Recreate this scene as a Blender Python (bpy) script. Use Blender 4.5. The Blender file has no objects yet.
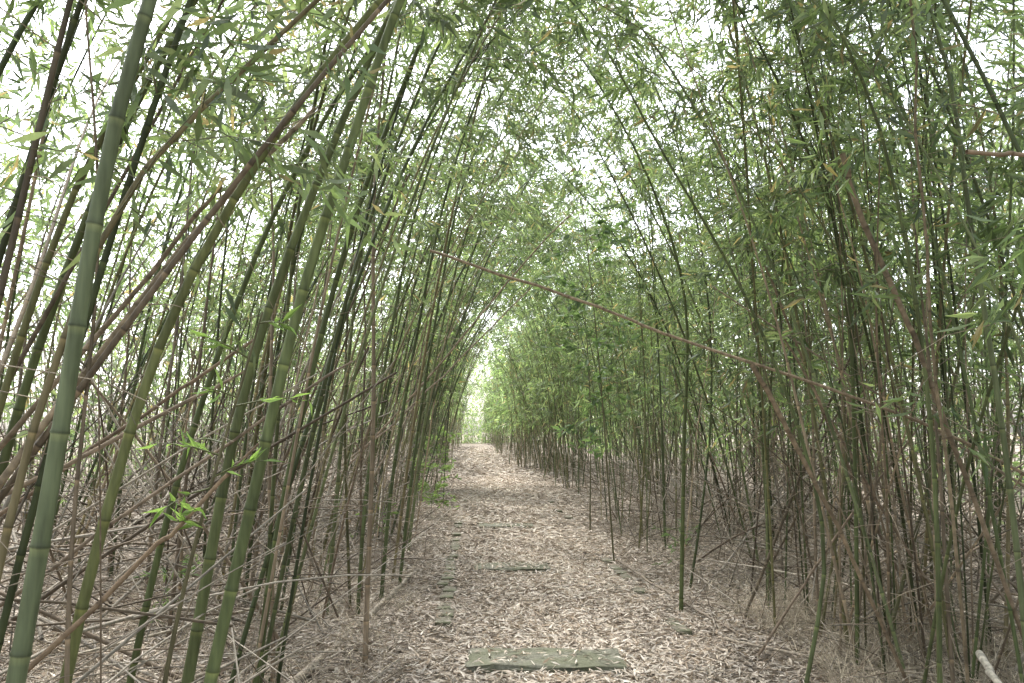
import bpy, math
import numpy as np
from mathutils import Vector
rng = np.random.default_rng(11)
scene = bpy.context.scene
CAM = np.array([0.0, 0.0, 1.6])

def nrm(a):
    return a/np.maximum(np.linalg.norm(a, axis=-1, keepdims=True), 1e-9)
def centre(y): return 0.8-0.058*y+0.3*np.sin((y-6)/9.0)*np.clip((y-8)/18, 0, 1)
def ground_h(x, y):
    o = np.abs(x-centre(y))
    side = np.clip((o-1.2)/3.0, 0, 1)
    h = side*side*(3-2*side)*0.16
    h = h+0.035*np.sin(x*1.7+0.6*y)*np.sin(y*1.1+0.8)*np.clip(o/1.5, 0.2, 1)
    h = h+0.02*np.sin(x*4.1+1.3)*np.sin(y*3.3)*np.clip(o/1.5, 0.15, 1)
    return h

# ---------------------------------------------------------------- materials
def new_mat(name):
    m = bpy.data.materials.new(name); m.use_nodes = True
    nt = m.node_tree
    for n in list(nt.nodes): nt.nodes.remove(n)
    return m, nt, nt.nodes.new('ShaderNodeOutputMaterial')

def mat_leaf(name, transl=0.45, rough=0.45, gloss=0.05):
    m, nt, out = new_mat(name)
    N = nt.nodes; L = nt.links
    at = N.new('ShaderNodeAttribute'); at.attribute_name = 'Col'
    d = N.new('ShaderNodeBsdfDiffuse'); t = N.new('ShaderNodeBsdfTranslucent')
    hs = N.new('ShaderNodeHueSaturation'); hs.inputs['Hue'].default_value = 0.487
    hs.inputs['Saturation'].default_value = 0.98; hs.inputs['Value'].default_value = 2.1
    L.new(at.outputs['Color'], d.inputs['Color'])
    L.new(at.outputs['Color'], hs.inputs['Color']); L.new(hs.outputs[0], t.inputs['Color'])
    mx = N.new('ShaderNodeMixShader'); mx.inputs[0].default_value = transl
    L.new(d.outputs[0], mx.inputs[1]); L.new(t.outputs[0], mx.inputs[2])
    if gloss <= 0:
        L.new(mx.outputs[0] if transl > 0 else d.outputs[0], out.inputs[0]); return m
    g = N.new('ShaderNodeBsdfGlossy'); g.inputs['Roughness'].default_value = rough
    g.inputs['Color'].default_value = (0.9, 0.95, 1, 1)
    m2 = N.new('ShaderNodeMixShader'); m2.inputs[0].default_value = gloss
    L.new(mx.outputs[0], m2.inputs[1]); L.new(g.outputs[0], m2.inputs[2])
    L.new(m2.outputs[0], out.inputs[0])
    return m

def mat_stem(name, rough=0.5, nscale=(60, 60, 6), amt=0.5):
    m, nt, out = new_mat(name)
    N = nt.nodes; L = nt.links
    at = N.new('ShaderNodeAttribute'); at.attribute_name = 'Col'
    tc = N.new('ShaderNodeTexCoord'); mp = N.new('ShaderNodeMapping')
    mp.inputs['Scale'].default_value = nscale
    L.new(tc.outputs['Object'], mp.inputs[0])
    nz = N.new('ShaderNodeTexNoise'); nz.inputs['Scale'].default_value = 1.0; nz.inputs['Detail'].default_value = 4
    L.new(mp.outputs[0], nz.inputs['Vector'])
    mr = N.new('ShaderNodeMapRange'); mr.inputs['To Min'].default_value = 1-amt; mr.inputs['To Max'].default_value = 1+amt
    mr.inputs['From Min'].default_value = 0.25; mr.inputs['From Max'].default_value = 0.75
    L.new(nz.outputs['Fac'], mr.inputs['Value'])
    vm = N.new('ShaderNodeVectorMath'); vm.operation = 'SCALE'
    L.new(at.outputs['Color'], vm.inputs[0]); L.new(mr.outputs[0], vm.inputs['Scale'])
    b = N.new('ShaderNodeBsdfPrincipled'); b.inputs['Roughness'].default_value = rough
    b.inputs['Specular IOR Level'].default_value = 0.25
    L.new(vm.outputs[0], b.inputs['Base Color'])
    L.new(b.outputs[0], out.inputs[0])
    return m

def mat_ground():
    m, nt, out = new_mat('ground_litter_soil')
    N = nt.nodes; L = nt.links
    tc = N.new('ShaderNodeTexCoord')
    n1 = N.new('ShaderNodeTexNoise'); n1.inputs['Scale'].default_value = 0.9; n1.inputs['Detail'].default_value = 6
    n2 = N.new('ShaderNodeTexNoise'); n2.inputs['Scale'].default_value = 38; n2.inputs['Detail'].default_value = 5
    n3 = N.new('ShaderNodeTexVoronoi'); n3.inputs['Scale'].default_value = 26
    for n in (n1, n2, n3): L.new(tc.outputs['Object'], n.inputs['Vector'])
    r1 = N.new('ShaderNodeValToRGB')
    r1.color_ramp.elements[0].position = 0.35; r1.color_ramp.elements[0].color = (0.12, 0.10, 0.078, 1)
    r1.color_ramp.elements[1].position = 0.7; r1.color_ramp.elements[1].color = (0.38, 0.33, 0.275, 1)
    ad = N.new('ShaderNodeMath'); ad.operation = 'ADD'
    ml = N.new('ShaderNodeMath'); ml.operation = 'MULTIPLY'; ml.inputs[1].default_value = 0.5
    L.new(n1.outputs['Fac'], ad.inputs[0]); L.new(n2.outputs['Fac'], ad.inputs[1]); L.new(ad.outputs[0], ml.inputs[0])
    L.new(ml.outputs[0], r1.inputs[0])
    mx = N.new('ShaderNodeMixRGB'); mx.blend_type = 'MULTIPLY'; mx.inputs[0].default_value = 0.5
    bw = N.new('ShaderNodeRGBToBW'); L.new(n3.outputs['Color'], bw.inputs[0])
    L.new(r1.outputs[0], mx.inputs[1]); L.new(bw.outputs[0], mx.inputs[2])
    mx2 = N.new('ShaderNodeMixRGB'); mx2.inputs[0].default_value = 0.45
    L.new(mx.outputs[0], mx2.inputs[1]); L.new(r1.outputs[0], mx2.inputs[2])
    b = N.new('ShaderNodeBsdfPrincipled'); b.inputs['Roughness'].default_value = 0.95
    b.inputs['Specular IOR Level'].default_value = 0.1
    bp = N.new('ShaderNodeBump'); bp.inputs['Strength'].default_value = 0.8; bp.inputs['Distance'].default_value = 0.03
    L.new(n2.outputs['Fac'], bp.inputs['Height']); L.new(bp.outputs[0], b.inputs['Normal'])
    L.new(mx2.outputs[0], b.inputs['Base Color']); L.new(b.outputs[0], out.inputs[0])
    return m

def mat_stone(name, a, bcol, moss):
    m, nt, out = new_mat(name)
    N = nt.nodes; L = nt.links
    tc = N.new('ShaderNodeTexCoord')
    n1 = N.new('ShaderNodeTexNoise'); n1.inputs['Scale'].default_value = 5; n1.inputs['Detail'].default_value = 8
    n2 = N.new('ShaderNodeTexNoise'); n2.inputs['Scale'].default_value = 45; n2.inputs['Detail'].default_value = 6
    for n in (n1, n2): L.new(tc.outputs['Object'], n.inputs['Vector'])
    r = N.new('ShaderNodeValToRGB')
    r.color_ramp.elements[0].position = 0.3; r.color_ramp.elements[0].color = a
    r.color_ramp.elements[1].position = 0.7; r.color_ramp.elements[1].color = bcol
    L.new(n2.outputs['Fac'], r.inputs[0])
    r2 = N.new('ShaderNodeValToRGB'); r2.color_ramp.elements[0].position = 0.42; r2.color_ramp.elements[1].position = 0.6
    L.new(n1.outputs['Fac'], r2.inputs[0])
    mx = N.new('ShaderNodeMixRGB'); mx.inputs[2].default_value = moss
    L.new(r2.outputs[0], mx.inputs[0]); L.new(r.outputs[0], mx.inputs[1])
    b = N.new('ShaderNodeBsdfPrincipled'); b.inputs['Roughness'].default_value = 0.9
    bp = N.new('ShaderNodeBump'); bp.inputs['Strength'].default_value = 0.6; bp.inputs['Distance'].default_value = 0.01
    L.new(n2.outputs['Fac'], bp.inputs['Height']); L.new(bp.outputs[0], b.inputs['Normal'])
    L.new(mx.outputs[0], b.inputs['Base Color']); L.new(b.outputs[0], out.inputs[0])
    return m

M_LEAF = mat_leaf('bamboo_leaf')
M_DRY = mat_leaf('dry_leaf', transl=0.0, gloss=0.0)
M_CULM = mat_stem('bamboo_culm_skin', 0.5, (45, 45, 5), 0.4)
M_DEAD = mat_stem('dead_bamboo_skin', 0.75, (30, 30, 30), 0.5)
M_GROUND = mat_ground()
M_SLAB = mat_stone('mossy_slab_stone', (0.10, 0.10, 0.075, 1), (0.22, 0.215, 0.165, 1), (0.135, 0.14, 0.09, 1))
M_KERB = mat_stone('mossy_brick', (0.09, 0.08, 0.06, 1), (0.2, 0.18, 0.14, 1), (0.12, 0.125, 0.075, 1))

# ---------------------------------------------------------------- mesh helpers
def build(name, parts, mats, parent=None):
    V = np.concatenate([p[0] for p in parts]).astype(np.float32)
    C = np.concatenate([p[2] for p in parts]).astype(np.float32)
    fs = []; mi = []; sm = []; off = 0
    for v, q, c, k, s in parts:
        fs.append(q+off); mi.append(np.full(len(q), k)); sm.append(np.full(len(q), s)); off += len(v)
    F = np.concatenate(fs).astype(np.int32)
    me = bpy.data.meshes.new(name)
    me.vertices.add(len(V)); me.vertices.foreach_set('co', V.ravel())
    me.loops.add(F.size); me.loops.foreach_set('vertex_index', F.ravel())
    me.polygons.add(len(F)); me.polygons.foreach_set('loop_start', np.arange(0, F.size, 4, dtype=np.int32))
    me.polygons.foreach_set('material_index', np.concatenate(mi).astype(np.int32))
    me.polygons.foreach_set('use_smooth', np.concatenate(sm).astype(bool))
    ca = me.color_attributes.new('Col', 'FLOAT_COLOR', 'POINT')
    ca.data.foreach_set('color', np.concatenate([C, np.ones((len(C), 1), np.float32)], axis=1).ravel())
    for m in mats: me.materials.append(m)
    me.update(calc_edges=True)
    ob = bpy.data.objects.new(name, me); scene.collection.objects.link(ob)
    if parent: ob.parent = parent
    return ob

def tubes(P, R, C, sides=6, mat=0):
    N, K, _ = P.shape
    T = np.empty_like(P); T[:, 1:-1] = P[:, 2:]-P[:, :-2]; T[:, 0] = P[:, 1]-P[:, 0]; T[:, -1] = P[:, -1]-P[:, -2]
    T = nrm(T)
    ch = nrm(P[:, -1]-P[:, 0])
    ref = np.where(np.abs(ch[:, 1:2]) < 0.8, np.array([[0, 1., 0]]), np.array([[1., 0, 0]]))
    U = nrm(np.cross(T, ref[:, None, :])); W = np.cross(T, U)
    a = np.linspace(0, 2*np.pi, sides, endpoint=False)
    V = P[:, :, None, :]+R[:, :, None, None]*(np.cos(a)[None, None, :, None]*U[:, :, None, :]+np.sin(a)[None, None, :, None]*W[:, :, None, :])
    V = V.reshape(-1, 3)
    Cc = np.repeat(C.reshape(-1, 3), sides, axis=0)
    i = np.arange(N)[:, None, None]*K*sides; k = np.arange(K-1)[None, :, None]*sides; s = np.arange(sides)[None, None, :]
    s2 = (s+1) % sides
    Q = np.stack(np.broadcast_arrays(i+k+s, i+k+s2, i+k+sides+s2, i+k+sides+s), -1).reshape(-1, 4)
    return (V, Q, Cc, mat, True)

def leaves(p, d, Ln, Wd, C, mat=0, curl=0.12):
    n = len(p); d = nrm(d)
    s = nrm(np.cross(d, rng.normal(size=(n, 3)))); u = np.cross(d, s)
    s = nrm(s)
    L1 = Ln[:, None]; W1 = Wd[:, None]
    base = p; tip = p+d*L1-u*L1*curl
    mid = p+d*L1*0.38+u*L1*curl*0.3
    V = np.stack([base, mid+s*W1*0.5, tip, mid-s*W1*0.5], 1).reshape(-1, 3)
    Q = np.arange(n*4).reshape(n, 4)
    return (V, Q, np.repeat(C, 4, axis=0), mat, False)

def culm_path(x0, y0, L, th0, bend, az, p=1.8, M=26):
    t = np.linspace(0, 1, M)[None, :]
    th = th0[:, None]+bend[:, None]*t**p
    ds = (L/(M-1))[:, None]
    hx = np.sin(th); z = np.cos(th)
    def cum(a):
        o = np.zeros_like(a); o[:, 1:] = np.cumsum((a[:, 1:]+a[:, :-1])*0.5*ds, axis=1); return o
    h = cum(hx); zz = cum(z)
    wob = 0.04*np.sin(t*9+x0[:, None]*7)*t
    X = x0[:, None]+np.cos(az)[:, None]*h+wob; Y = y0[:, None]+np.sin(az)[:, None]*h+wob*0.7
    Z = zz+ground_h(x0, y0)[:, None]-0.05
    return np.stack([X, Y, Z], -1)

def resample(P, s_new):
    d = np.r_[0, np.cumsum(np.linalg.norm(np.diff(P, axis=0), axis=1))]
    s = s_new*d[-1]
    return np.stack([np.interp(s, d, P[:, i]) for i in range(3)], -1), d[-1]

def smooth_poly(pts, n=40):
    pts = np.array(pts, float)
    q = np.vstack([2*pts[0]-pts[1], pts, 2*pts[-1]-pts[-2]])
    out = []
    m = len(pts)-1; per = max(3, n//m)
    for i in range(m):
        p0, p1, p2, p3 = q[i:i+4]
        for t in np.linspace(0, 1, per, endpoint=False):
            out.append(0.5*((2*p1)+(-p0+p2)*t+(2*p0-5*p1+4*p2-p3)*t*t+(-p0+3*p1-3*p2+p3)*t**3))
    out.append(pts[-1]); return np.array(out)

def detailed_culm(P, r, col, sides=8, inter=0.27, mat=0, taper=0.72, ring=(1.4, 1.35, 1.25)):
    L = np.linalg.norm(np.diff(P, axis=0), axis=1).sum()
    nn = max(4, int(L/inter))
    nodes = (np.arange(nn)+0.5+rng.uniform(-0.08, 0.08, nn))/nn
    e = 0.007/L; ss = [0.0]; rf = [1.0]; cf = [0]
    for a in nodes:
        ss += [a-4*e, a-0.9*e, a, a+e, a+3*e]; rf += [0.97, 1.0, 1.14, 1.02, 0.98]; cf += [0, 1, 2, 3, 0]
    ss.append(1.0); rf.append(0.6); cf.append(0)
    ss = np.array(ss); rf = np.array(rf); cf = np.array(cf)
    Q, _ = resample(P, ss)
    R = r*(1-taper*ss)*rf
    seg = np.cumsum(cf == 3)
    tone = rng.uniform(0.8, 1.2, seg.max()+1)[seg][:, None]
    C = np.array(col)[None, :]*tone
    C = np.where(cf[:, None] == 1, C*np.array(ring)*1.25, C)
    C = np.where(cf[:, None] == 2, C*0.55, C)
    C = np.where(cf[:, None] == 3, C*0.8, C)
    return tubes(Q[None], R[None], C[None], sides, mat)

GREENS = np.array([[0.084, 0.130, 0.040], [0.110, 0.165, 0.052], [0.072, 0.112, 0.040], [0.15, 0.197, 0.072], [0.112, 0.152, 0.068]])
def leaf_cols(n, bright=1.0, yellow=0.04):
    c = GREENS[rng.integers(0, len(GREENS), n)]*rng.uniform(0.6, 1.45, (n, 1))*bright
    y = rng.random(n) < yellow
    c[y] = np.array([0.28, 0.24, 0.09])*rng.uniform(0.6, 1.2, (y.sum(), 1))
    return c

def foliage(P, ntw, nleaf, Ln, smin=0.3, twl=(0.45, 1.1), size=1.0, bright=1.0, twr=0.0025, wr=0.15, clear=2.5):
    N, M, _ = P.shape
    t = rng.uniform(smin, 1.0, (N, ntw))**0.85
    f = t*(M-1); i = np.minimum(f.astype(int), M-2); w = (f-i)[..., None]
    ar = np.arange(N)[:, None]
    b = P[ar, i]*(1-w)+P[ar, i+1]*w
    b = b.reshape(-1, 3); n = len(b)
    az = rng.uniform(0, 2*np.pi, n)
    d = np.stack([np.cos(az), np.sin(az), rng.uniform(-0.15, 0.75, n)], -1); d = nrm(d)
    ln = rng.uniform(*twl, n)*(1.15-0.45*t.reshape(-1))
    tt = np.array([0, 0.35, 0.7, 1.0])
    droop = rng.uniform(0.15, 0.5, n)
    TP = b[:, None, :]+d[:, None, :]*(tt[None, :, None]*ln[:, None, None])
    TP[:, :, 2] -= (tt**2)[None, :]*(droop*ln)[:, None]
    keep = np.linalg.norm(TP[:, 2]-CAM, axis=1) > clear
    off = np.abs(TP[:, 2, 0]-centre(TP[:, 2, 1])); yy = TP[:, 2, 1]
    keep &= ~((off < 1.2) & (TP[:, 2, 2] < 3.3+0.08*np.clip(yy, 0, 25)))
    keep &= ~((off < 1.5) & (yy > 22) & (rng.random(n) < np.clip((yy-22)/16, 0, 0.65)))
    TP = TP[keep]; ln = ln[keep]; d = d[keep]; n = len(TP)
    TR = np.broadcast_to(np.array([1, 0.8, 0.55, 0.3])*twr*size, (n, 4))
    tc = np.array([0.13, 0.13, 0.07])*rng.uniform(0.6, 1.3, (n, 1, 1))*np.ones((1, 4, 1))
    tw = tubes(TP, TR, tc, 3, 1)
    u = rng.beta(1.8, 1.0, (n, nleaf))*3; k = np.minimum(u.astype(int), 2); w = (u-k)[..., None]
    ar = np.arange(n)[:, None]
    lp = (TP[ar, k]*(1-w)+TP[ar, k+1]*w).reshape(-1, 3)+rng.normal(0, 0.035*size, (n*nleaf, 3))
    tdir = nrm(TP[:, 3]-TP[:, 2])
    ld = np.repeat(tdir, nleaf, axis=0)*0.7+rng.normal(0, 0.55, (n*nleaf, 3)); ld[:, 2] -= 0.35
    Lr = Ln*rng.uniform(0.55, 1.35, n*nleaf)*size
    tone = np.repeat(rng.uniform(0.6, 1.55, n), nleaf)[:, None]
    C = leaf_cols(n*nleaf, bright)*tone
    k2 = np.linalg.norm(lp-CAM, axis=1) > clear-0.3
    return tw, leaves(lp[k2], ld[k2], Lr[k2], Lr[k2]*wr, C[k2], 0)

# ---------------------------------------------------------------- ground
def axis(lo, hi, fine_lo, fine_hi, step):
    a = np.arange(fine_lo, fine_hi+step*0.5, step)
    l = fine_lo-np.geomspace(1, fine_lo-lo, 14)[::-1]; h = fine_hi+np.geomspace(1, hi-fine_hi, 14)
    return np.r_[l, a, h]
gx = axis(-400, 400, -10, 10, 0.12); gy = axis(-300, 600, -6, 30, 0.15)
X, Y = np.meshgrid(gx, gy); Z = ground_h(X, Y)
V = np.stack([X, Y, Z], -1).reshape(-1, 3); nx = len(gx); ny = len(gy)
ii = (np.arange(ny-1)[:, None]*nx+np.arange(nx-1)[None, :]).reshape(-1)
Q = np.stack([ii, ii+1, ii+nx+1, ii+nx], -1)
build('ground', [(V, Q, np.ones((len(V), 3))*0.2, 0, True)], [M_GROUND])

# ---------------------------------------------------------------- leaf litter
SLABS = [(0.23, 5.72, 1.05, 0.42, 0.05, .90), (0.0, 9.45, 0.85, 0.42, 0.045, .75), (-0.1, 13.6, 0.9, 0.45, 0.04, .45), (0.5, 2.4, 1.05, 0.45, 0.045, .9)]
def litter(n, x0, x1, y0, y1, size):
    y = rng.uniform(y0, y1, n); x = rng.uniform(x0, x1, n)+centre(y)
    cl = np.sin(x*3.1+y*1.3)*np.sin(y*2.3-x)+np.sin(x*7.3)*np.sin(y*6.1)
    k = rng.random(n) < 0.66+0.16*cl
    for cx, cy, w, dp, t, cv in SLABS:
        on = (np.abs(x-cx) < w*0.5) & (np.abs(y-cy) < dp*0.5+0.03)
        k &= ~(on & (rng.random(n) < cv))
    o = x-centre(y); ed = ((np.abs(o+0.98) < 0.09) | (np.abs(o-0.95) < 0.08)) & (y > 6) & (y < 16)
    k &= ~(ed & (rng.random(n) < 0.6))
    x, y = x[k], y[k]; n = len(x)
    z = ground_h(x, y)+rng.uniform(0.004, 0.032, n)
    for cx, cy, w, dp, t, cv in SLABS:
        on = (np.abs(x-cx) < w*0.5) & (np.abs(y-cy) < dp*0.5)
        z[on] += t
    a = rng.uniform(0, 2*np.pi, n)
    d = np.stack([np.cos(a), np.sin(a), rng.normal(0, 0.2, n)], -1)
    d = nrm(d)
    Ln = rng.uniform(0.04, 0.13, n)*size; Wd = Ln*rng.uniform(0.10, 0.22, n)
    side = nrm(np.stack([-np.sin(a), np.cos(a), rng.normal(0, 0.42, n)], -1))
    p = np.stack([x, y, z], -1)
    mid = p+d*Ln[:, None]*0.42; mid[:, 2] += Ln*rng.uniform(-0.02, 0.12, n)
    tip = p+d*Ln[:, None]
    V = np.stack([p, mid+side*Wd[:, None]*0.5, tip, mid-side*Wd[:, None]*0.5], 1).reshape(-1, 3)
    V[:, 2] = np.maximum(V[:, 2], np.repeat(ground_h(x, y), 4)+0.003)
    pal = np.array([[0.57, 0.50, 0.425], [0.48, 0.41, 0.335], [0.34, 0.275, 0.21], [0.68, 0.62, 0.545], [0.23, 0.18, 0.13], [0.54, 0.485, 0.425]])
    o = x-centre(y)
    worn_dapple = (0.95+0.14*np.sin(x*1.9+y*0.7)*np.sin(y*0.9))*(0.90+0.24*np.exp(-(o-0.1)**2/0.8))  # worn centre strip lightened, with dappled light painted into the litter colour
    C = pal[rng.choice(6, n, p=[.25, .22, .15, .14, .08, .16])]*rng.uniform(0.75, 1.12, (n, 1))*worn_dapple[:, None]
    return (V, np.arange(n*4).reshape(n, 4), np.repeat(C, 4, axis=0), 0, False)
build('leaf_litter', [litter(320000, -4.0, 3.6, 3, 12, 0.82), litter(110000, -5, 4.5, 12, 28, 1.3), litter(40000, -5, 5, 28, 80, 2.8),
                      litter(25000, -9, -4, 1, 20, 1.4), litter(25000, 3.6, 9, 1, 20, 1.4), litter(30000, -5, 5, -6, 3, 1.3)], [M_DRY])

# ---------------------------------------------------------------- slabs and edging
def slab(name, cx, cy, w, dp, h, rot, mat, parent=None, top=0.03):
    import bmesh
    bm = bmesh.new(); bmesh.ops.create_cube(bm, size=1)
    bmesh.ops.subdivide_edges(bm, edges=bm.edges[:], cuts=5, use_grid_fill=True)
    for v in bm.verts:
        v.co.x *= w; v.co.y *= dp; v.co.z *= h
        edge = (abs(v.co.x) > w*0.49) or (abs(v.co.y) > dp*0.49)
        j = 0.009 if edge else 0.003
        v.co += Vector(rng.normal(0, 1, 3)*np.array([j, j, 0.002 if not edge else 0.004])*min(1, w*1.5))
    me = bpy.data.meshes.new(name); bm.to_mesh(me); bm.free()
    me.materials.append(mat)
    ob = bpy.data.objects.new(name, me); scene.collection.objects.link(ob)
    g = float(ground_h(np.array([cx]), np.array([cy]))[0])
    ob.location = (cx, cy, g+top-h/2); ob.rotation_euler = (rng.normal(0, .006), rng.normal(0, .006), rot)
    bv = ob.modifiers.new('b', 'BEVEL'); bv.width = min(0.008, h*0.2); bv.segments = 2; bv.limit_method = 'ANGLE'
    if parent: ob.parent = parent
    return ob
for (cx, cy, w, dp, t, cv) in SLABS:
    slab('stone_slab', cx, cy, w, dp, 0.08, rng.normal(0, 0.02), M_SLAB, top=t)
edging = bpy.data.objects.new('path_edging', None); scene.collection.objects.link(edging)
y = 2.0; k = 0
while y < 20:
    for sgn, off in ((-1, -0.98), (1, 0.95)):
        pr = (0.88 if 6.6 < y < 12.0 else 0.1) if sgn < 0 else (0.75 if (6.2 < y < 7.2 or 9 < y < 9.8) else 0.12)
        if rng.random() < pr:
            k += 1
            slab('brick_%d' % k, centre(y)+off+0.018*rng.normal(), y, 0.12+rng.uniform(-.02, .02), 0.235+rng.uniform(-.04, .02), 0.09, 0.058+rng.normal(0, 0.07), M_KERB, parent=edging, top=0.036+rng.uniform(-0.012, 0.006))
    y += 0.27

# ---------------------------------------------------------------- the grove
grove = bpy.data.objects.new('bamboo_grove', None); scene.collection.objects.link(grove)
CULMC = np.array([[0.088, 0.113, 0.046], [0.055, 0.070, 0.031], [0.13, 0.152, 0.073], [0.125, 0.12, 0.056], [0.20, 0.172, 0.095], [0.072, 0.085, 0.038]])
def sample(side, y0, y1, omax, dens, pw=1.4):
    area = (y1-y0)*(omax-1.35); n = int(area*dens)
    nc = max(1, n//8)
    cy = rng.uniform(y0, y1, nc); co = 1.7+(omax-1.7)*rng.random(nc)**pw
    cid = rng.integers(0, nc, n)
    y = cy[cid]+rng.normal(0, 0.22, n); o = co[cid]+rng.normal(0, 0.22, n)
    u = rng.random(n) < 0.25
    y[u] = rng.uniform(y0, y1, u.sum()); o[u] = 1.45+(omax-1.45)*rng.random(u.sum())**pw
    o = np.maximum(o, 1.42+0.5*rng.random(n)**2)
    x = centre(y)+side*o
    az0 = 0.0 if side < 0 else np.pi
    far = np.clip((y-22)/25, 0, 1)
    if side < 0:
        az = az0+rng.normal(0, 0.5, n)
        th0 = np.radians(np.clip(rng.normal(11, 6, n), -5, 21)*(1-0.5*far)); bend = np.radians(rng.uniform(25, 78, n)*(1-0.2*far)); L = rng.uniform(7.0, 11, n); r = rng.uniform(0.008, 0.021, n)
    else:
        az = az0+rng.normal(0, 1.0, n)
        th0 = np.radians(rng.normal(2, 9.5, n)); bend = np.radians(rng.uniform(15, 75, n)*(1-0.2*far)); L = rng.uniform(5.5, 10.5, n); r = rng.uniform(0.006, 0.016, n)
    ok = ~((y > -1.2) & (y < 2.3) & (o < 4)) & ~((y > 2) & (y < 4.0) & (o < 1.9))
    return [a[ok] for a in (x, y, L, th0, bend, az, r, o)]

bands = [('near', -4, 14, 2.6, 4.1, 7.5, 7.5, (26, 23), 22, 0.13, 1.0, 0.165),
         ('middle', 14, 40, 2.0, 2.8, 7.5, 7.5, (16, 16), 15, 0.14, 1.5, 0.175),
         ('far', 40, 98, 1.0, 1.2, 7.0, 7.0, (11, 11), 11, 0.14, 2.6, 0.19)]
for bn, y0, y1, dL, dR, oL, oR, ntw, nl, Ln, size, wr in bands:
    parts = []; fol = []; dry = []
    for side, omax, dens in ((-1, oL, dL), (1, oR, dR)):
        x, y, L, th0, bend, az, r, o = sample(side, y0, y1, omax, dens, 1.4 if side < 0 else 1.5)
        P = culm_path(x, y, L, th0, bend, az, 1.7)
        dead = rng.random(len(x)) < (0.31 if bn == 'near' else 0.2)
        nd = dead.sum()
        P[dead] = culm_path(x[dead], y[dead], L[dead]*rng.uniform(0.25, 0.75, nd), np.radians(np.abs(rng.normal(0, 28, nd))), np.radians(rng.uniform(0, 15, nd)), az[dead]+rng.normal(0, 1.2, nd))
        offp = np.abs(P[:, :, 0]-centre(P[:, :, 1]))
        block = ((offp < 0.95) & (P[:, :, 2] < 3.2)).any(axis=1) | (np.linalg.norm(P-CAM, axis=-1).min(axis=1) < 2.0)
        P = P[~block]; dead = dead[~block]; r = r[~block]; x = x[~block]; nd = dead.sum()
        cc = CULMC[rng.integers(0, 6, len(x))]*rng.uniform(0.65, 1.25, (len(x), 1))
        cc[dead] = np.array([0.26, 0.205, 0.145])*rng.uniform(0.35, 1.3, (nd, 1))
        if bn == 'near':
            for i in range(len(x)):
                parts.append(detailed_culm(P[i], r[i], cc[i], 6, inter=rng.uniform(0.22, 0.32)))
        else:
            M = P.shape[1]; tt = np.linspace(0, 1, M)
            C = cc[:, None, :]*rng.uniform(0.85, 1.15, (len(x), M, 1))
            parts.append(tubes(P, r[:, None]*(1-0.72*tt)[None]*(1.0 if bn == 'middle' else 1.2), C, 5, 0))
        a = ~dead
        tw, lf = foliage(P[a], ntw[0 if side < 0 else 1], nl, Ln, smin=(0.34 if bn == 'near' else 0.28) if side < 0 else 0.22, size=size, bright={'near': 1.08, 'middle': 1.2, 'far': 1.5}[bn], wr=wr)  # leaf colour lightens with distance: paler light of the open tunnel painted in
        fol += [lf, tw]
        nb = 10 if bn == 'near' else 5
        f = rng.uniform(0.03, 0.55, (len(x), nb))*(P.shape[1]-1); i = f.astype(int); w = (f-i)[..., None]; ar = np.arange(len(x))[:, None]
        b = (P[ar, i]*(1-w)+P[ar, i+1]*w).reshape(-1, 3); n = len(b)
        aa = rng.uniform(0, 2*np.pi, n); d = nrm(np.stack([np.cos(aa), np.sin(aa), rng.uniform(-0.4, 0.9, n)], -1)); ln = rng.uniform(0.2, 0.9, n)
        tt = np.array([0, 0.5, 1.0]); TP = b[:, None]+d[:, None]*tt[None, :, None]*ln[:, None, None]; TP[:, :, 2] -= tt[None]**2*ln[:, None]*0.25
        kk = np.linalg.norm(TP[:, 1]-CAM, axis=1) > 1.8; TP = TP[kk]; n = len(TP)
        dry.append(tubes(TP, np.broadcast_to(np.array([1, 0.7, 0.35])*0.003*(1 if bn == 'near' else 1.5), (n, 3)), np.array([0.27, 0.225, 0.17])*rng.uniform(0.4, 1.35, (n, 1, 1))*np.ones((1, 3, 1)), 3, 0))
    build('culms_'+bn, parts, [M_CULM], grove)
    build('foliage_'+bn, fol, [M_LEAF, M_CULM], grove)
    build('bare_twigs_'+bn, dry, [M_DEAD], grove)

# thicket that closes the sides and the end of the avenue
def leafcloud(n, side, o0, o1, y0, y1, z0, z1, size, bright, pz=1.2):
    y = rng.uniform(y0, y1, n)
    x = centre(y)+side*rng.uniform(o0, o1, n)
    p = np.stack([x, y, z0+(z1-z0)*rng.random(n)**pz], -1)
    cl = np.sin(p[:, 0]*1.1+p[:, 2]*0.8)*np.sin(p[:, 1]*0.9+1)+np.sin(p[:, 0]*2.7+1)*np.sin(p[:, 2]*2.3+p[:, 1]*1.7)
    p = p[rng.random(n) < 0.55+0.35*cl]; n = len(p)
    d = rng.normal(0, 1, (n, 3)); d[:, 2] -= 0.3
    Ln = rng.uniform(0.1, 0.2, n)*size
    return leaves(p, d, Ln, Ln*0.24, leaf_cols(n, bright), 0)
def outer_culms(side, n, o0, o1, y0, y1):
    y = rng.uniform(y0, y1, n); x = centre(y)+side*rng.uniform(o0, o1, n)
    P = culm_path(x, y, rng.uniform(5, 8, n), np.radians(np.abs(rng.normal(0, 9, n))), np.radians(rng.uniform(10, 50, n)), rng.uniform(0, 6.28, n), 1.7, 12)
    cc = CULMC[rng.integers(0, 6, n)][:, None, :]*rng.uniform(0.7, 1.3, (n, 1, 1))*np.ones((1, 12, 1))
    return tubes(P, rng.uniform(.01, .02, (n, 1))*np.linspace(1, .3, 12)[None], cc, 4, 1)
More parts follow.
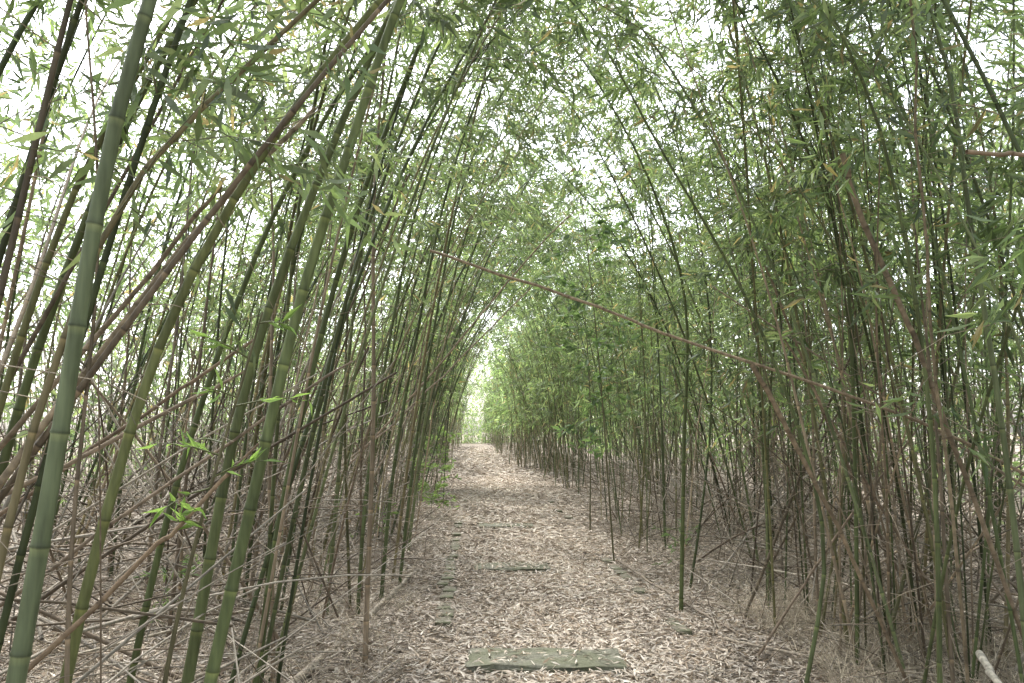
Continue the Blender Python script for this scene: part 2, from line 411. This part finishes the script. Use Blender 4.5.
build('background_thicket', [
    leafcloud(46000, -1, 7.3, 15, -6, 50, 0, 9.0, 2.4, 1.2, 0.9), leafcloud(54000, 1, 7.3, 15, -6, 50, 0, 9.0, 2.4, 1.1, 0.95),
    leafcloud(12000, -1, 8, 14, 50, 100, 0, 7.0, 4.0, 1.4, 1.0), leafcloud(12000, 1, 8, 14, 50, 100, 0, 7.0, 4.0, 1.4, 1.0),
    leafcloud(13000, 1, -9, 9, 99, 108, 0, 8, 3.5, 1.7, 1.2),  # far and end leaves lightened: light at the opening put into their colour
    outer_culms(-1, 600, 7.5, 14, -6, 50), outer_culms(1, 700, 7.5, 14, -6, 50), outer_culms(1, 160, -8, 8, 99, 106)], [M_LEAF, M_CULM])

# ---------------------------------------------------------------- individual near bamboos
near = [
 ([(-1.44, 2.2, -.05), (-1.317, 2.2, .93), (-1.24, 2.2, 1.6), (-1.17, 2.2, 2.25), (-1.057, 2.2, 2.85), (-.75, 2.3, 4.2), (0.1, 2.5, 5.8), (1.2, 2.7, 6.6)], .027, (.12, .145, .08)),
 ([(-1.28, 3.2, -.05), (-1.165, 3.2, .63), (-1.05, 3.2, 1.21), (-.862, 3.2, 2.125), (-.654, 3.2, 2.84), (-.476, 3.2, 3.41), (0, 3.3, 4.7), (.7, 3.4, 5.9), (1.6, 3.5, 6.7)], .027, (.13, .16, .068)),
 ([(-1.58, 2.8, -.05), (-1.51, 2.8, .75), (-1.305, 2.8, 1.705), (-1.067, 2.8, 2.31), (-.67, 2.8, 2.955), (-.2, 2.8, 3.5), (.6, 2.8, 4.2), (1.5, 2.9, 4.7)], .022, (.135, .15, .06)),
 ([(-1.55, 3.8, -.05), (-1.46, 3.8, .64), (-1.253, 3.8, 1.886), (-.898, 3.8, 2.97), (-.5, 3.8, 3.9), (.1, 3.9, 4.9), (.9, 4, 5.7)], .029, (.105, .125, .053)),
 ([(-1.75, 2.5, -.05), (-1.558, 2.5, 1.264), (-1.427, 2.5, 1.85), (-1.233, 2.5, 2.37), (-.863, 2.55, 2.84), (-.3, 2.6, 3.4), (.5, 2.7, 3.9)], .016, (.17, .145, .08)),
 ([(-1.45, 4.6, -.05), (-1.3, 4.6, 1.2), (-1.05, 4.6, 2.4), (-.75, 4.6, 3.4), (-.3, 4.6, 4.5), (.5, 4.7, 5.7), (1.3, 4.8, 6.4)], .022, (.08, .10, .04)),
 ([(-2.3, 3.4, -.05), (-2.2, 3.4, 1.2), (-1.9, 3.4, 2.4), (-1.5, 3.4, 3.4), (-.8, 3.4, 4.5), (.2, 3.5, 5.5)], .024, (.09, .11, .045)),
 ([(-2.05, 2.9, -.05), (-1.95, 2.9, 1.2), (-1.7, 2.9, 2.3), (-1.4, 2.9, 3.0), (-.9, 2.9, 3.9), (.0, 3.0, 4.9)], .018, (.12, .12, .055)),
 ([(-2.0, 4.2, -.05), (-1.75, 4.2, 1.3), (-1.35, 4.2, 2.6), (-.85, 4.2, 3.6), (-.1, 4.2, 4.6), (.8, 4.3, 5.3)], .02, (.08, .10, .04)),
 ([(-1.22, 7.6, -.05), (-1.12, 7.6, 1.2), (-.9, 7.6, 2.6), (-.62, 7.6, 4.0), (-.2, 7.6, 5.2), (.6, 7.6, 6.4)], .02, (.075, .095, .04)),
 ([(-1.15, 8.3, -.05), (-1.0, 8.3, 1.4), (-.78, 8.3, 2.9), (-.5, 8.3, 4.3), (.1, 8.3, 5.6), (.9, 8.3, 6.4)], .018, (.075, .095, .04)),
 ([(-1.32, 7.0, -.05), (-1.25, 7.0, 1.2), (-1.05, 7.0, 2.6), (-.8, 7.0, 3.8), (-.3, 7.0, 5.0), (.5, 7.0, 6.0)], .018, (.085, .105, .045)),
 ([(1.5, 7.3, -.05), (1.56, 7.3, 1.4), (1.605, 7.3, 2.8), (1.3, 7.3, 3.94), (.748, 7.3, 5.03), (.1, 7.3, 5.9)], .02, (.085, .105, .04)),
 ([(1.75, 5.0, -.05), (1.95, 5.1, 1.0), (1.62, 5.2, 2.3), (1.0, 5.2, 3.5), (.45, 5.2, 4.5), (-.3, 5.2, 5.2)], .014, (.09, .11, .045)),
 ([(2.15, 4.2, -.05), (2.2, 4.2, 1.4), (2.12, 4.2, 2.6), (1.9, 4.2, 3.6), (1.3, 4.2, 4.8), (.5, 4.2, 5.7)], .014, (.10, .12, .05)),
 ([(2.45, 3.9, -.05), (2.4, 3.9, 1.4), (2.3, 3.9, 2.6), (2.2, 3.9, 3.6), (1.8, 3.9, 4.8), (1.0, 3.9, 6)], .016, (.11, .13, .065)),
 ([(2.25, 5.4, -.05), (2.3, 5.4, 1.4), (2.3, 5.4, 2.8), (2.1, 5.4, 4.2), (1.5, 5.4, 5.6), (.6, 5.4, 6.6)], .015, (.08, .10, .04)),
]
for pts, r, col in near:
    P = smooth_poly(pts, 60)
    c = detailed_culm(P, r, col, 14, inter=0.30)
    Pr, _ = resample(P, np.linspace(0, 1, 26))
    tw, lf = foliage(Pr[None], 38, 24, 0.125, smin=0.40, wr=.155, clear=2.1)
    lf2 = (lf[0], lf[1], lf[2], 1, False); tw2 = (tw[0], tw[1], tw[2], 0, True)
    build('bamboo_plant', [c, tw2, lf2], [M_CULM, M_LEAF])

# dead / leaning culms
deadc = [
 ([(-.68, 6.5, 3.09), (.33, 6.05, 2.66), (1.33, 5.6, 2.2), (2.79, 4.6, 1.43), (4.1, 3.9, .1)], .0125, (.27, .205, .14)),
 ([(1.80, 4.2, 3.1), (1.88, 4.2, 2.78), (2.2, 4.2, 1.9), (2.55, 4.2, .735), (2.8, 4.2, 0)], .016, (.19, .145, .10)),
 ([(1.45, 4.8, 2.0), (1.72, 4.8, 1.48), (2.2, 4.8, .386), (2.35, 4.8, 0)], .016, (.20, .15, .10)),
 ([(1.95, 3.5, 0), (1.85, 3.5, 2.45), (1.86, 3.5, 3.44), (1.8, 3.5, 4.2)], .008, (.18, .14, .09)),
 ([(1.18, 2.0, 2.32), (1.6, 2.05, 2.31), (2.4, 2.2, 2.2)], .006, (.20, .15, .10)),
 ([(-3.2, 10, 0), (-1.52, 10, 1.72), (.23, 10, 3.82), (.8, 10, 4.4)], .015, (.27, .21, .155)),
 ([(-3.4, 9, 0.1), (-1.6, 9.3, 1.5), (-.2, 9.6, 2.9), (.3, 9.6, 3.4)], .012, (.27, .215, .165)),
 ([(-2.2, 2.3, 0.4), (-1.7, 2.6, 1.35), (-1.2, 2.9, 2.3), (-.8, 3.1, 2.9)], .015, (.24, .19, .13)),
 ([(-1.9, 2.0, 0.3), (-1.3, 2.7, 1.1), (-.98, 3.1, 1.55)], .011, (.20, .14, .09)),
 ([(-3.0, 3.0, 0.2), (-2.0, 3.1, 1.5), (-1.2, 3.2, 2.6)], .014, (.22, .17, .12)),
 ([(-2.6, 2.6, 0.9), (-1.9, 3.0, 1.35), (-1.15, 3.4, 1.85)], .012, (.26, .20, .145)),
 ([(-2.6, 3.4, 0.5), (-1.9, 3.6, 1.1), (-1.0, 3.9, 1.8), (-.8, 4.0, 1.95)], .010, (.22, .17, .125)),
 ([(-3.4, 3.6, 0.3), (-2.4, 3.8, 1.2), (-1.3, 4.1, 2.1)], .013, (.18, .13, .09)),
 ([(-1.38, 5.0, .04), (-1.22, 6.6, .06), (-1.08, 9.0, .05)], .028, (.28, .245, .20)),
 ([(-2.3, 4.2, .16), (-1.75, 5.4, .12), (-1.5, 7.4, .08)], .016, (.26, .225, .18)),
 ([(-3.4, 6.2, .3), (-2.4, 5.9, .24), (-1.6, 5.6, .12)], .018, (.28, .25, .20)),
 ([(1.6, 6.2, .05), (2.3, 5.2, .1), (3.0, 4.4, .16)], .012, (.28, .24, .19)),
 ([(1.28, 9.8, .05), (1.5, 7.9, .05), (1.75, 6.2, .06)], .014, (.20, .165, .13)),
 ([(3.2, 6.4, 0.1), (2.6, 6.3, 1.4), (2.0, 6.2, 2.9)], .015, (.22, .165, .12)),
 ([(1.9, 6.8, 0.0), (2.5, 6.9, 1.3), (3.2, 7, 2.7)], .014, (.10, .08, .055)),
 ([(3.1, 5.4, 0.0), (2.5, 5.5, 1.1), (1.9, 5.6, 2.3)], .012, (.24, .18, .13)),
 ([(1.7, 5.8, 0.0), (2.3, 5.7, .9), (3.0, 5.6, 1.8)], .010, (.22, .17, .125)),
 ([(2.66, 4.7, .34), (2.24, 3.7, .36)], .022, (.52, .48, .41)),
]
for pts, r, col in deadc:
    P = smooth_poly(pts, 30)
    P[1:-1] += rng.normal(0, 0.006, (len(P)-2, 3))
    build('dead_bamboo_culm', [detailed_culm(P, r, col, 10, inter=0.28, taper=0.35, ring=(0.8, 0.8, 0.8))], [M_DEAD])

# ---------------------------------------------------------------- debris
def sticks(n, side, o0, o1, y0, y1, zmax, lmin, lmax, rmin, rmax, tilt, bright=1.0):
    y = rng.uniform(y0, y1, n); x = centre(y)+side*rng.uniform(o0, o1, n)
    ok = np.hypot(x, y) > 2.4; x, y = x[ok], y[ok]; n = len(x)
    z = ground_h(x, y)+zmax*rng.random(n)**2
    az = rng.uniform(0, 2*np.pi, n); el = np.radians(np.abs(rng.normal(0, tilt, n)))
    d = np.stack([np.cos(az)*np.cos(el), np.sin(az)*np.cos(el), np.sin(el)], -1); ln = rng.uniform(lmin, lmax, n)
    tt = np.linspace(0, 1, 5)
    P = np.stack([x, y, z], -1)[:, None]+d[:, None]*tt[None, :, None]*ln[:, None, None]
    P[:, :, 2] -= (tt**2)[None]*ln[:, None]*rng.uniform(-.05, .22, (n, 1))
    gz = ground_h(P[:, :, 0], P[:, :, 1])+0.01; P[:, :, 2] = np.maximum(P[:, :, 2], gz)
    inpath = np.abs(P[:, :, 0]-centre(P[:, :, 1])).min(axis=1) < 1.0
    near_ = (np.linalg.norm(P-CAM, axis=-1).min(axis=1) < 2.3)
    P = P[~inpath & ~near_]; n = len(P)
    R = rng.uniform(rmin, rmax, (n, 1))*np.linspace(1, 0.45, 5)[None]
    pal = np.array([[.32, .28, .225], [.24, .19, .14], [.40, .355, .295], [.14, .11, .08], [.29, .26, .215]])
    C = (pal[rng.integers(0, 5, n)]*rng.uniform(0.45, 1.15, (n, 1))*bright)[:, None]*np.ones((1, 5, 1))
    return tubes(P, R, C, 5, 0)
build('fallen_stalk_debris', [
    sticks(1100, -1, 1.5, 6.5, 2.5, 16, 0.9, 0.6, 2.6, .003, .008, 32, .9),
    sticks(400, -1, 1.4, 6.5, 16, 34, 0.9, 0.6, 2.6, .005, .012, 22),
    sticks(180, -1, 1.8, 6, 3, 14, 0.5, 2.0, 4.5, .008, .016, 40, .9),
    sticks(750, 1, 1.6, 6.5, 3, 16, 0.5, 0.4, 1.8, .003, .008, 35),
    sticks(230, 1, 1.8, 6, 3.4, 14, 0.3, 1.5, 4.0, .006, .014, 50),
    sticks(250, 1, 1.5, 6, 16, 34, 0.4, 0.5, 2, .005, .011, 26),
    sticks(3000, -1, 1.1, 6, 3, 16, 0.25, 0.15, 0.6, .0015, .0032, 25),
    sticks(3500, 1, 1.1, 6, 3, 16, 0.2, 0.15, 0.6, .0015, .0032, 30)], [M_DEAD])
def drygrass(n, side, o0, o1, y0, y1, l0=.12, l1=.5):
    y = rng.uniform(y0, y1, n); x = centre(y)+side*rng.uniform(o0, o1, n)
    cl = np.sin(x*5)*np.sin(y*4.3+1); k = rng.random(n) < .55+.45*cl; x, y = x[k], y[k]; n = len(x)
    z = ground_h(x, y); az = rng.uniform(0, 2*np.pi, n); el = np.radians(rng.uniform(25, 85, n))
    d = np.stack([np.cos(az)*np.cos(el), np.sin(az)*np.cos(el), np.sin(el)], -1); ln = rng.uniform(l0, l1, n)
    tt = np.linspace(0, 1, 5); P = np.stack([x, y, z], -1)[:, None]+d[:, None]*tt[None, :, None]*ln[:, None, None]
    P[:, :, 2] -= (tt**2)[None]*ln[:, None]*rng.uniform(.2, .7, (n, 1))
    C = (np.array([.56, .49, .38])*rng.uniform(0.5, 1.2, (n, 1)))[:, None]*np.ones((1, 5, 1))
    return tubes(P, np.linspace(1, .3, 5)[None]*rng.uniform(.0015, .0032, (n, 1)), C, 3, 0)
build('dry_grass', [drygrass(11000, 1, 1.5, 3.4, 3.6, 7.5, .15, .55), drygrass(2500, 1, 1.5, 3.5, 8, 14), drygrass(5000, -1, 1.3, 4, 3.4, 9)], [M_DEAD])

# ---------------------------------------------------------------- green sprouts and broadleaf saplings
def sapling(name, base, h, spread, nb, nl, leafL, wr, col, seed_lean=(0, 0), bmin=.25):
    b = np.array(base, float); top = b+np.array([seed_lean[0], seed_lean[1], h])
    st = smooth_poly([b, (b+top)/2+rng.normal(0, .04, 3), top], 14)
    parts = [tubes(st[None], np.linspace(.012, .004, len(st))[None]*min(1, h/2), np.ones((1, len(st), 3))*np.array([.12, .11, .06]), 6, 0)]
    TP = []
    for i in range(nb):
        q, _ = resample(st, np.array([rng.uniform(bmin, 1)])); a = rng.uniform(0, 6.28); l = spread*rng.uniform(.4, 1)
        d = nrm(np.array([math.cos(a), math.sin(a), rng.uniform(-.1, .8)]))
        TP.append([q[0]+d*l*t-np.array([0, 0, .2*l*t*t]) for t in (0, .4, .7, 1)])
    TP = np.array(TP); n = nb
    parts.append(tubes(TP, np.ones((n, 1))*np.array([[.004, .003, .002, .001]]), np.ones((n, 4, 3))*np.array([.11, .12, .05]), 4, 0))
    u = rng.uniform(.2, 1, (n, nl))*2.99; k = u.astype(int); w = (u-k)[..., None]; ar = np.arange(n)[:, None]
    lp = (TP[ar, k]*(1-w)+TP[ar, k+1]*w).reshape(-1, 3); ld = rng.normal(0, .6, lp.shape)+np.repeat(nrm(TP[:, 3]-TP[:, 0]), nl, 0); ld[:, 2] -= .2
    Ln = leafL*rng.uniform(.6, 1.2, len(lp))
    parts.append(leaves(lp, ld, Ln, Ln*wr, np.array(col)*rng.uniform(.6, 1.4, (len(lp), 1)), 1))
    return build(name, parts, [M_CULM, M_LEAF])
sapling('broadleaf_sapling', (1.25, 10.0, 0), 4.6, .8, 34, 12, .13, .45, (.08, .14, .04), (-.35, 0))
sapling('broadleaf_sapling', (1.25, 13.0, 0), 4.4, .9, 30, 12, .14, .45, (.09, .15, .045), (-.1, 0))
sapling('green_shrub', (-1.5, 15.0, 0), 1.0, .55, 30, 16, .10, .35, (.15, .23, .06))
sapling('green_shrub', (-1.75, 19, 0), 1.6, .7, 34, 16, .13, .35, (.15, .23, .06))
sapling('green_shrub', (-1.95, 11.5, 0), .6, .4, 16, 10, .09, .3, (.12, .19, .05))
sapling('green_sprout', (-1.35, 3.0, 0), 2.05, .35, 10, 7, .09, .2, (.17, .29, .06), (.4, 0), .6)
sapling('green_sprout', (-2.6, 6.2, 0), .55, .4, 14, 8, .09, .2, (.11, .18, .05))
sapling('green_sprout', (1.9, 9.4, 0), .5, .3, 12, 8, .08, .2, (.10, .17, .05))

# ---------------------------------------------------------------- light, sky, camera
SUN_EL = 60; SUN_AZ = -25
w = bpy.data.worlds.new('World'); scene.world = w; w.use_nodes = True
nt = w.node_tree; bg = nt.nodes['Background']
sky = nt.nodes.new('ShaderNodeTexSky'); sky.sky_type = 'NISHITA'; sky.sun_disc = False
sky.sun_elevation = math.radians(SUN_EL); sky.sun_rotation = math.radians(SUN_AZ)
sky.air_density = 1.0; sky.dust_density = 4.0; sky.ozone_density = 1.0
hs = nt.nodes.new('ShaderNodeHueSaturation'); hs.inputs['Saturation'].default_value = 0.35
nt.links.new(sky.outputs[0], hs.inputs['Color']); nt.links.new(hs.outputs[0], bg.inputs['Color'])
bg.inputs['Strength'].default_value = 0.74
sd = bpy.data.lights.new('sun', 'SUN'); sd.energy = 5.0; sd.angle = math.radians(3); sd.color = (1, 0.96, 0.9)
so = bpy.data.objects.new('sun', sd); scene.collection.objects.link(so)
el, az = math.radians(SUN_EL), math.radians(SUN_AZ)
dirv = Vector((math.sin(az)*math.cos(el), math.cos(az)*math.cos(el), math.sin(el)))
so.rotation_euler = (-dirv).to_track_quat('-Z', 'Y').to_euler()

cd = bpy.data.cameras.new('camera'); co = bpy.data.objects.new('camera', cd); scene.collection.objects.link(co)
cd.lens = 28; cd.sensor_width = 36; cd.clip_end = 2000; cd.clip_start = 0.05
co.location = CAM; co.rotation_euler = (math.radians(90+6.4), 0, 0)
scene.camera = co
scene.view_settings.view_transform = 'Standard'; scene.view_settings.look = 'None'; scene.view_settings.exposure = 0
